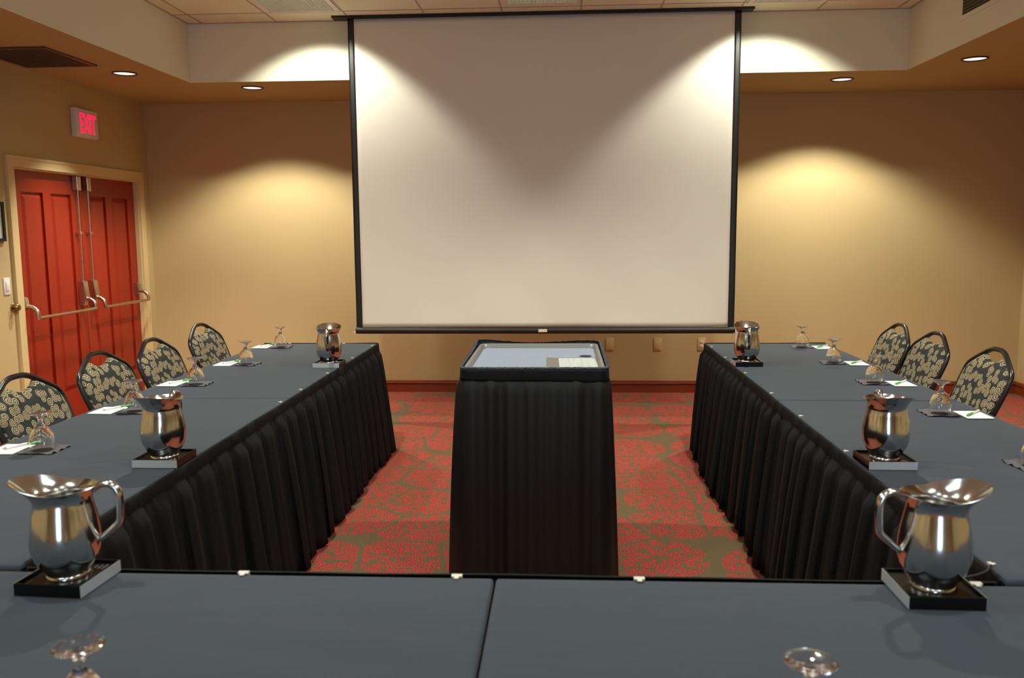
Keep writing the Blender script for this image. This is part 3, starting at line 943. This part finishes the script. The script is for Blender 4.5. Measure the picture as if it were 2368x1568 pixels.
# ------------------------------------------------------------------ pitchers and their trays
def pitcher_proto():
    t = thing('water_pitcher', '', 'pitcher', (0, 0, 0), 0, 'stainless steel water pitchers')
    prof = [(.047, 0), (.0475, .003), (.044, .008), (.046, .014), (.056, .026), (.0655, .043), (.0712, .062), (.0728, .082), (.0714, .103), (.0680, .125), (.0638, .146), (.0602, .162), (.0588, .171),
            (.0594, .178), (.0620, .186), (.0660, .193), (.0705, .199)]
    inner = [(.0692, .1995), (.0648, .1935), (.0605, .1865), (.0578, .1785), (.0570, .171), (.0585, .162), (.0662, .125), (.0712, .082), (.064, .043), (.045, .02), (.0005, .016)]
    full = prof+inner
    def spout(t):
        c = max(0, math.cos(t)); return c**1.7
    def mod(i, r, z, t):
        k = min(1, max(0, (z-.167)/.032))
        if i >= len(prof)+5: k = 0
        s = spout(t)
        return r+.036*s*k**1.2, z+.020*s*k**1.1-.003*k*(1-abs(math.cos(t)))
    bm = bmesh.new(); rings = lathe(bm, full, 64, mod)
    bm.faces.new(rings[0][::-1]); bm.faces.new(rings[-1])
    bmesh.ops.recalc_face_normals(bm, faces=bm.faces[:])
    autosmooth(obj('body', bm, M['steel'], t, label='polished steel body with pouring lip'), 50)
    hp = catmull([(-.066, 0, .189), (-.080, 0, .2005), (-.100, 0, .2015), (-.115, 0, .190), (-.120, 0, .168), (-.119, 0, .138), (-.1155, 0, .116), (-.099, 0, .099), (-.0715, 0, .077)], 6)
    m = len(hp)
    bm = bmesh.new(); tube(bm, hp, [.0062+.0018*math.sin(PI*i/(m-1)) for i in range(m)], 14, sy=1.35)
    obj('handle', bm, M['steel'], t, True, label='curved steel handle')
    return t
def coaster_proto():
    t = thing('pitcher_tray', '', 'tray', (0, 0, 0), 0, 'black square pitcher trays')
    s = .076; h = .027
    obj('base', nbox(-s+.004, s-.004, -s+.004, s-.004, .0, h-.007), M['gloss_black'], t)
    bm = bmesh.new(); rings = []
    for (a, z) in ((s, 0), (s, h-.001), (s-.001, h), (s-.0035, h), (s-.0045, h-.001), (s-.0045, h-.0075)):
        rings.append([bm.verts.new(p) for p in ((a, a, z), (-a, a, z), (-a, -a, z), (a, -a, z))])
    for a, b in zip(rings[:-1], rings[1:]):
        for k in range(4): bm.faces.new((a[k], a[(k+1) % 4], b[(k+1) % 4], b[k]))
    bmesh.ops.recalc_face_normals(bm, faces=bm.faces[:])
    obj('rim', bm, M['gloss_black'], t)
    for sgn in (-1, 1):
        obj('silver_side', nbox(-s+.0004, s-.0004, min(sgn*s, sgn*(s+.0008)), max(sgn*s, sgn*(s+.0008)), .0008, h-.0006), M['silver'], t, label='satin silver side')
    bm = bmesh.new()
    for i in range(3):
        w_ = (.014, .022, .026)[i]; box(bm, .048-w_/2, .048+w_/2, -.036-i*.010, -.0345-i*.010, h-.007, h-.0066)
    obj('printed_marks', bm, M['print'], t, label='faint pale printed lines')
    return t
M['silver'] = simple('satin silver', srgb(186, 192, 200), .4, .3)
M['print'] = simple('pale print', srgb(150, 150, 150), .5)
PIT = [(-1.088, 1.775, PI/2-.06, math.radians(188), 'on the front left table, spout to the left'),
       (-1.335, 2.775, .0, math.radians(268), 'on the middle left table, spout toward the glasses'),
       (-1.333, 4.86, .0, math.radians(100), 'at the far end of the left row near the screen'),
       (.778, 1.785, PI/2, math.radians(4), 'on the front right table, high spout to the right'),
       (1.055, 2.82, .0, math.radians(-94), 'on the middle right table, spout to the right'),
       (1.050, 4.92, PI/2, math.radians(85), 'at the far end of the right row near the screen corner')]
pp = cp = None
for x, y, rt, rp, lb in PIT:
    l1 = 'polished steel water pitcher '+lb; l2 = 'black square tray under the steel pitcher '+lb.split(',')[0].replace(' near the screen corner', '').replace(' near the screen', '')
    if pp is None:
        cp = coaster_proto(); pp = pitcher_proto()
        cp.location = (x, y, TH+.001); cp.rotation_euler = (0, 0, rt); cp['label'] = l2
        pp.location = (x, y, TH+.0215); pp.rotation_euler = (0, 0, rp); pp['label'] = l1
    else:
        dup(cp, (x, y, TH+.001), rt, l2); dup(pp, (x, y, TH+.0215), rp, l1)

# ------------------------------------------------------------------ goblets, napkins, notepads, pens
def goblet_proto():
    t = thing('water_goblet', '', 'glass', (0, 0, 0), 0, 'upturned water goblets')
    outer = [(.0370, 0), (.0395, .010), (.0415, .024), (.0412, .038), (.0385, .053), (.0330, .067), (.0262, .078), (.0180, .0865), (.0115, .0925), (.0088, .098), (.0082, .105), (.0095, .113), (.0140, .1195), (.0230, .1250), (.0340, .1295), (.0385, .1320), (.0388, .1338)]
    top = [(.0375, .1348), (.0250, .1335), (.0120, .1318), (.0005, .1312)]
    inn = [(.0005, .0835), (.0120, .0815), (.0215, .0735), (.0300, .0615), (.0360, .0500), (.0392, .0380), (.0396, .0240), (.0378, .0100), (.0355, .0004)]
    bm = bmesh.new()
    r1 = lathe(bm, outer+top, 40); bm.faces.new(r1[-1])
    r2 = lathe(bm, inn, 40); bm.faces.new(r2[0])
    for k in range(40): bm.faces.new((r2[-1][k], r2[-1][(k+1) % 40], r1[0][(k+1) % 40], r1[0][k]))
    bmesh.ops.recalc_face_normals(bm, faces=bm.faces[:])
    autosmooth(obj('bowl_and_foot', bm, M['glass'], t), 50)
    return t
def goblet_proto2():
    # one piece of glass: the bowl, stem and foot are blown together
    t = goblet_proto(); return t

def napkin_mesh(seed):
    rnd = random.Random(seed); bm = bmesh.new(); n = 26; s = .064; g = []
    ph = [rnd.uniform(0, 6.28) for _ in range(4)]
    for j in range(n+1):
        row = []
        for i in range(n+1):
            u, v = -1+2*i/n, -1+2*j/n
            ed = max(0, max(abs(u), abs(v))-.72)/.28
            z = .0012+.006*ed**1.6*(.6+.4*math.sin(7*v+ph[0]+u*2)*math.sin(5*u+ph[1])) + (.004*ed*math.sin(9*v+ph[2]) if u > .72 else 0)
            sc_ = 1+.012*math.sin(9*v+ph[3])*(abs(u) > .98)+.012*math.sin(9*u+ph[3])*(abs(v) > .98)
            row.append(bm.verts.new((u*s*sc_, v*s*sc_, max(.0008, z))))
        g.append(row)
    for j in range(n):
        for i in range(n): bm.faces.new((g[j][i], g[j][i+1], g[j+1][i+1], g[j+1][i]))
    bmesh.ops.recalc_face_normals(bm, faces=bm.faces[:])
    return bm
def pad_proto():
    bm = bmesh.new()
    t = thing('notepad', '', 'notepad', (0, 0, 0), 0, 'white notepads')
    obj('pages', nbox(-.052, .052, -.069, .069, .0, .004, .0006, 1), M['paper'], t)
    obj('header', nbox(-.018, .018, .046, .050, .0040, .0042), simple('pale grey print', srgb(196, 200, 196), .6), t, label='pale printed heading')
    return t
def pen_proto():
    t = thing('pen', '', 'pen', (0, 0, 0), 0, 'green and white ballpoint pens')
    r = .0045; z = r
    bm = bmesh.new(); tube(bm, [(-.062, 0, z), (.012, 0, z)], r, 12); autosmooth(obj('barrel', bm, M['white_plastic'], t, label='white barrel'))
    bm = bmesh.new(); tube(bm, [(.012, 0, z), (.066, 0, z), (.071, 0, z)], [r*1.06, r*1.06, r*.7], 12); autosmooth(obj('grip', bm, M['green'], t, label='green end'))
    bm = bmesh.new(); tube(bm, [(-.062, 0, z), (-.068, 0, z), (-.074, 0, z)], [r, r*.7, r*.25], 12); autosmooth(obj('tip', bm, M['chrome'], t))
    obj('clip', nbox(.030, .060, -.0015, .0015, z+r, z+r+.0022, .0006, 1), M['white_plastic'], t, label='white pocket clip')
    return t
where_L = ['nearest in the left row', 'second nearest in the left row', 'middle of the left row', 'fourth nearest in the left row', 'farthest in the left row']
where_R = ['farthest in the right row', 'second farthest in the right row', 'third farthest in the right row', 'fourth farthest in the right row', 'cut by the right photo edge']
GL = [(-1.848, 2.915), (-1.845, 3.585), (-1.858, 4.245), (-1.838, 4.905), (-1.878, 5.655)]
GR = [(1.562, 5.66), (1.555, 4.99), (1.552, 4.335), (1.566, 3.61), (1.520, 2.80)]
gp = goblet_proto(); np_ = None; padp = pad_proto(); penp = pen_proto()
usedg = [0, 0, 0]
def put(proto, idx, loc, rz, label):
    if not usedg[idx]:
        usedg[idx] = 1; proto.location = loc; proto.rotation_euler = (0, 0, rz); proto['label'] = label
    else: dup(proto, loc, rz, label)
rr = random.Random(11)
for side, L, W in ((-1, GL, where_L), (1, GR, where_R)):
    for i, (x, y) in enumerate(L):
        w = W[i]
        rz = rr.uniform(-.1, .1)+(0 if side < 0 else PI)
        nx_, ny_ = (x+.005*side*-1, y+.005)
        if np_ is None:
            np_ = obj('napkin', napkin_mesh(4), M['napkin'], smooth=True); solidify(np_, .0014, 1)
            o = np_
        else:
            o = np_.copy(); COL.objects.link(o)
        o.location = (nx_, ny_, TH+.0012); o.rotation_euler = (0, 0, rz)
        tag(o, 'grey paper napkin under the goblet '+w, 'napkin', 'grey paper napkins')
        put(gp, 0, (x, y, TH+.0042), rr.uniform(0, 6), 'upturned clear water goblet '+w)
        if side < 0:
            px, py, prz = x-.125, y+.005-.0, rr.uniform(-.04, .04)
            put(padp, 1, (px, py, TH+.0016), prz, 'white notepad beside the goblet '+w)
            put(penp, 2, (px+.022, py+.045, TH+.0059), math.radians(62)+rr.uniform(-.06, .06), 'green and white pen on the notepad '+w)
        elif i < 4:
            px, py, prz = x+.118, y-.035, rr.uniform(-.04, .04)
            put(padp, 1, (px, py, TH+.0016), prz, 'white notepad beside the goblet '+w)
            put(penp, 2, (px+.005, py+.01, TH+.0059), math.radians(228)+rr.uniform(-.05, .05), 'green and white pen on the notepad '+w)
put(gp, 0, (-.748, 1.231, TH+.001), 0, 'upturned clear water goblet on the front left table, cut by the frame')
put(gp, 0, (.367, 1.229, TH+.001), 1, 'upturned clear water goblet on the front right table, cut by the frame')

# ------------------------------------------------------------------ window behind the camera (daylight)
bm = bmesh.new()
WX0, WX1, WZ0, WZ1 = -.55, .55, .3, 2.3
for (a, b, c, d) in ((WX0-.07, WX1+.07, WZ0-.07, WZ0), (WX0-.07, WX1+.07, WZ1, WZ1+.07), (WX0-.07, WX0, WZ0, WZ1), (WX1, WX1+.07, WZ0, WZ1)): box(bm, a, b, YB, YB+.03, c, d)
wn = struct(obj('window_1', bm, M['trim']), 'tall window in the back wall behind the camera')
obj('pane', nbox(WX0, WX1, YB+.001, YB+.006, WZ0, WZ1), emit('daylight pane', (.50, .76, 1, 1), 9.0), wn, label='bright daylight pane')

# ------------------------------------------------------------------ lights
def spot(name, loc, tilt, energy, size, blend, color=(1, .99, .83), radius=.04):
    l = bpy.data.lights.new(name, 'SPOT'); l.energy = energy; l.spot_size = math.radians(size); l.spot_blend = blend
    l.color = color; l.shadow_soft_size = radius
    o = bpy.data.objects.new(name, l); COL.objects.link(o); o.location = loc; o.rotation_euler = tilt
    return o
WARM = (1, .985, .86)
ACC = 62
spot('accent_lamp', (-1.86, 6.27, 3.12), (math.radians(26), 0, 0), ACC, 106, .37)
spot('accent_lamp', (1.54, 6.27, 3.12), (math.radians(26), 0, 0), ACC, 106, .37)
# soffit downlights (the four in view and their run along both sides)
for x, y, e, c, bl in ((-3.25, 6.476, 185, 92, .6), (-2.543, 7.21, 175, 120, .45), (2.256, 7.30, 175, 120, .45), (2.936, 6.52, 90, 86, .7)):
    spot('downlight_lamp', (x, y, ZS-.012), (0, 0, 0), e, c, bl, WARM)
for y in (4.3, 2.1, -.1, -2.3):
    spot('downlight_lamp', (-3.25, y, ZS-.012), (0, 0, 0), 90, 96, .6, WARM)
    spot('downlight_lamp', (3.1, y, ZS-.012), (0, 0, 0), 90, 96, .6, WARM)
# downlights of the raised ceiling beyond the frame
for y, e, c in ((4.3, 215, 136), (2.0, 85, 168), (-.4, 60, 168)):
    for x in (-1.5, 1.2):
        spot('tray_lamp', (x, y, ZT-.012), (0, 0, 0), e, c, .6, (1, .99, .82))

w = bpy.data.worlds.new('World'); sc.world = w; w.use_nodes = True
w.node_tree.nodes['Background'].inputs[0].default_value = (.02, .02, .02, 1)

# ------------------------------------------------------------------ camera
F = 2000.2717
a, y, r = math.radians(-7.1688), math.radians(3.2766), math.radians(-.4475)
fw = Vector((-math.sin(y)*math.cos(a), math.cos(y)*math.cos(a), math.sin(a)))
rt = Vector((math.cos(y), math.sin(y), 0)); up = rt.cross(fw)
rt2 = rt*math.cos(r)+up*math.sin(r); up2 = -rt*math.sin(r)+up*math.cos(r)
cam = bpy.data.cameras.new('camera'); co = bpy.data.objects.new('camera', cam); COL.objects.link(co)
m = Matrix((rt2, up2, -fw)).transposed().to_4x4(); m.translation = (0, 0, 1.5134); co.matrix_world = m
cam.sensor_width = 36; cam.sensor_fit = 'HORIZONTAL'; cam.lens = F*36/2368
cam.clip_start = .05; cam.clip_end = 60
cam.dof.use_dof = True; cam.dof.focus_distance = 5.0; cam.dof.aperture_fstop = 5.0
sc.camera = co
vs = sc.view_settings
vs.view_transform = 'Standard'; vs.look = 'None'; vs.gamma = 1; vs.use_curve_mapping = False; vs.exposure = 0.15
sc.cycles.max_bounces = 10; sc.cycles.diffuse_bounces = 5; sc.cycles.glossy_bounces = 6; sc.cycles.transmission_bounces = 10
sc.cycles.caustics_reflective = False; sc.cycles.caustics_refractive = False
sc.cycles.sample_clamp_indirect = 25
sc.cycles.use_denoising = True
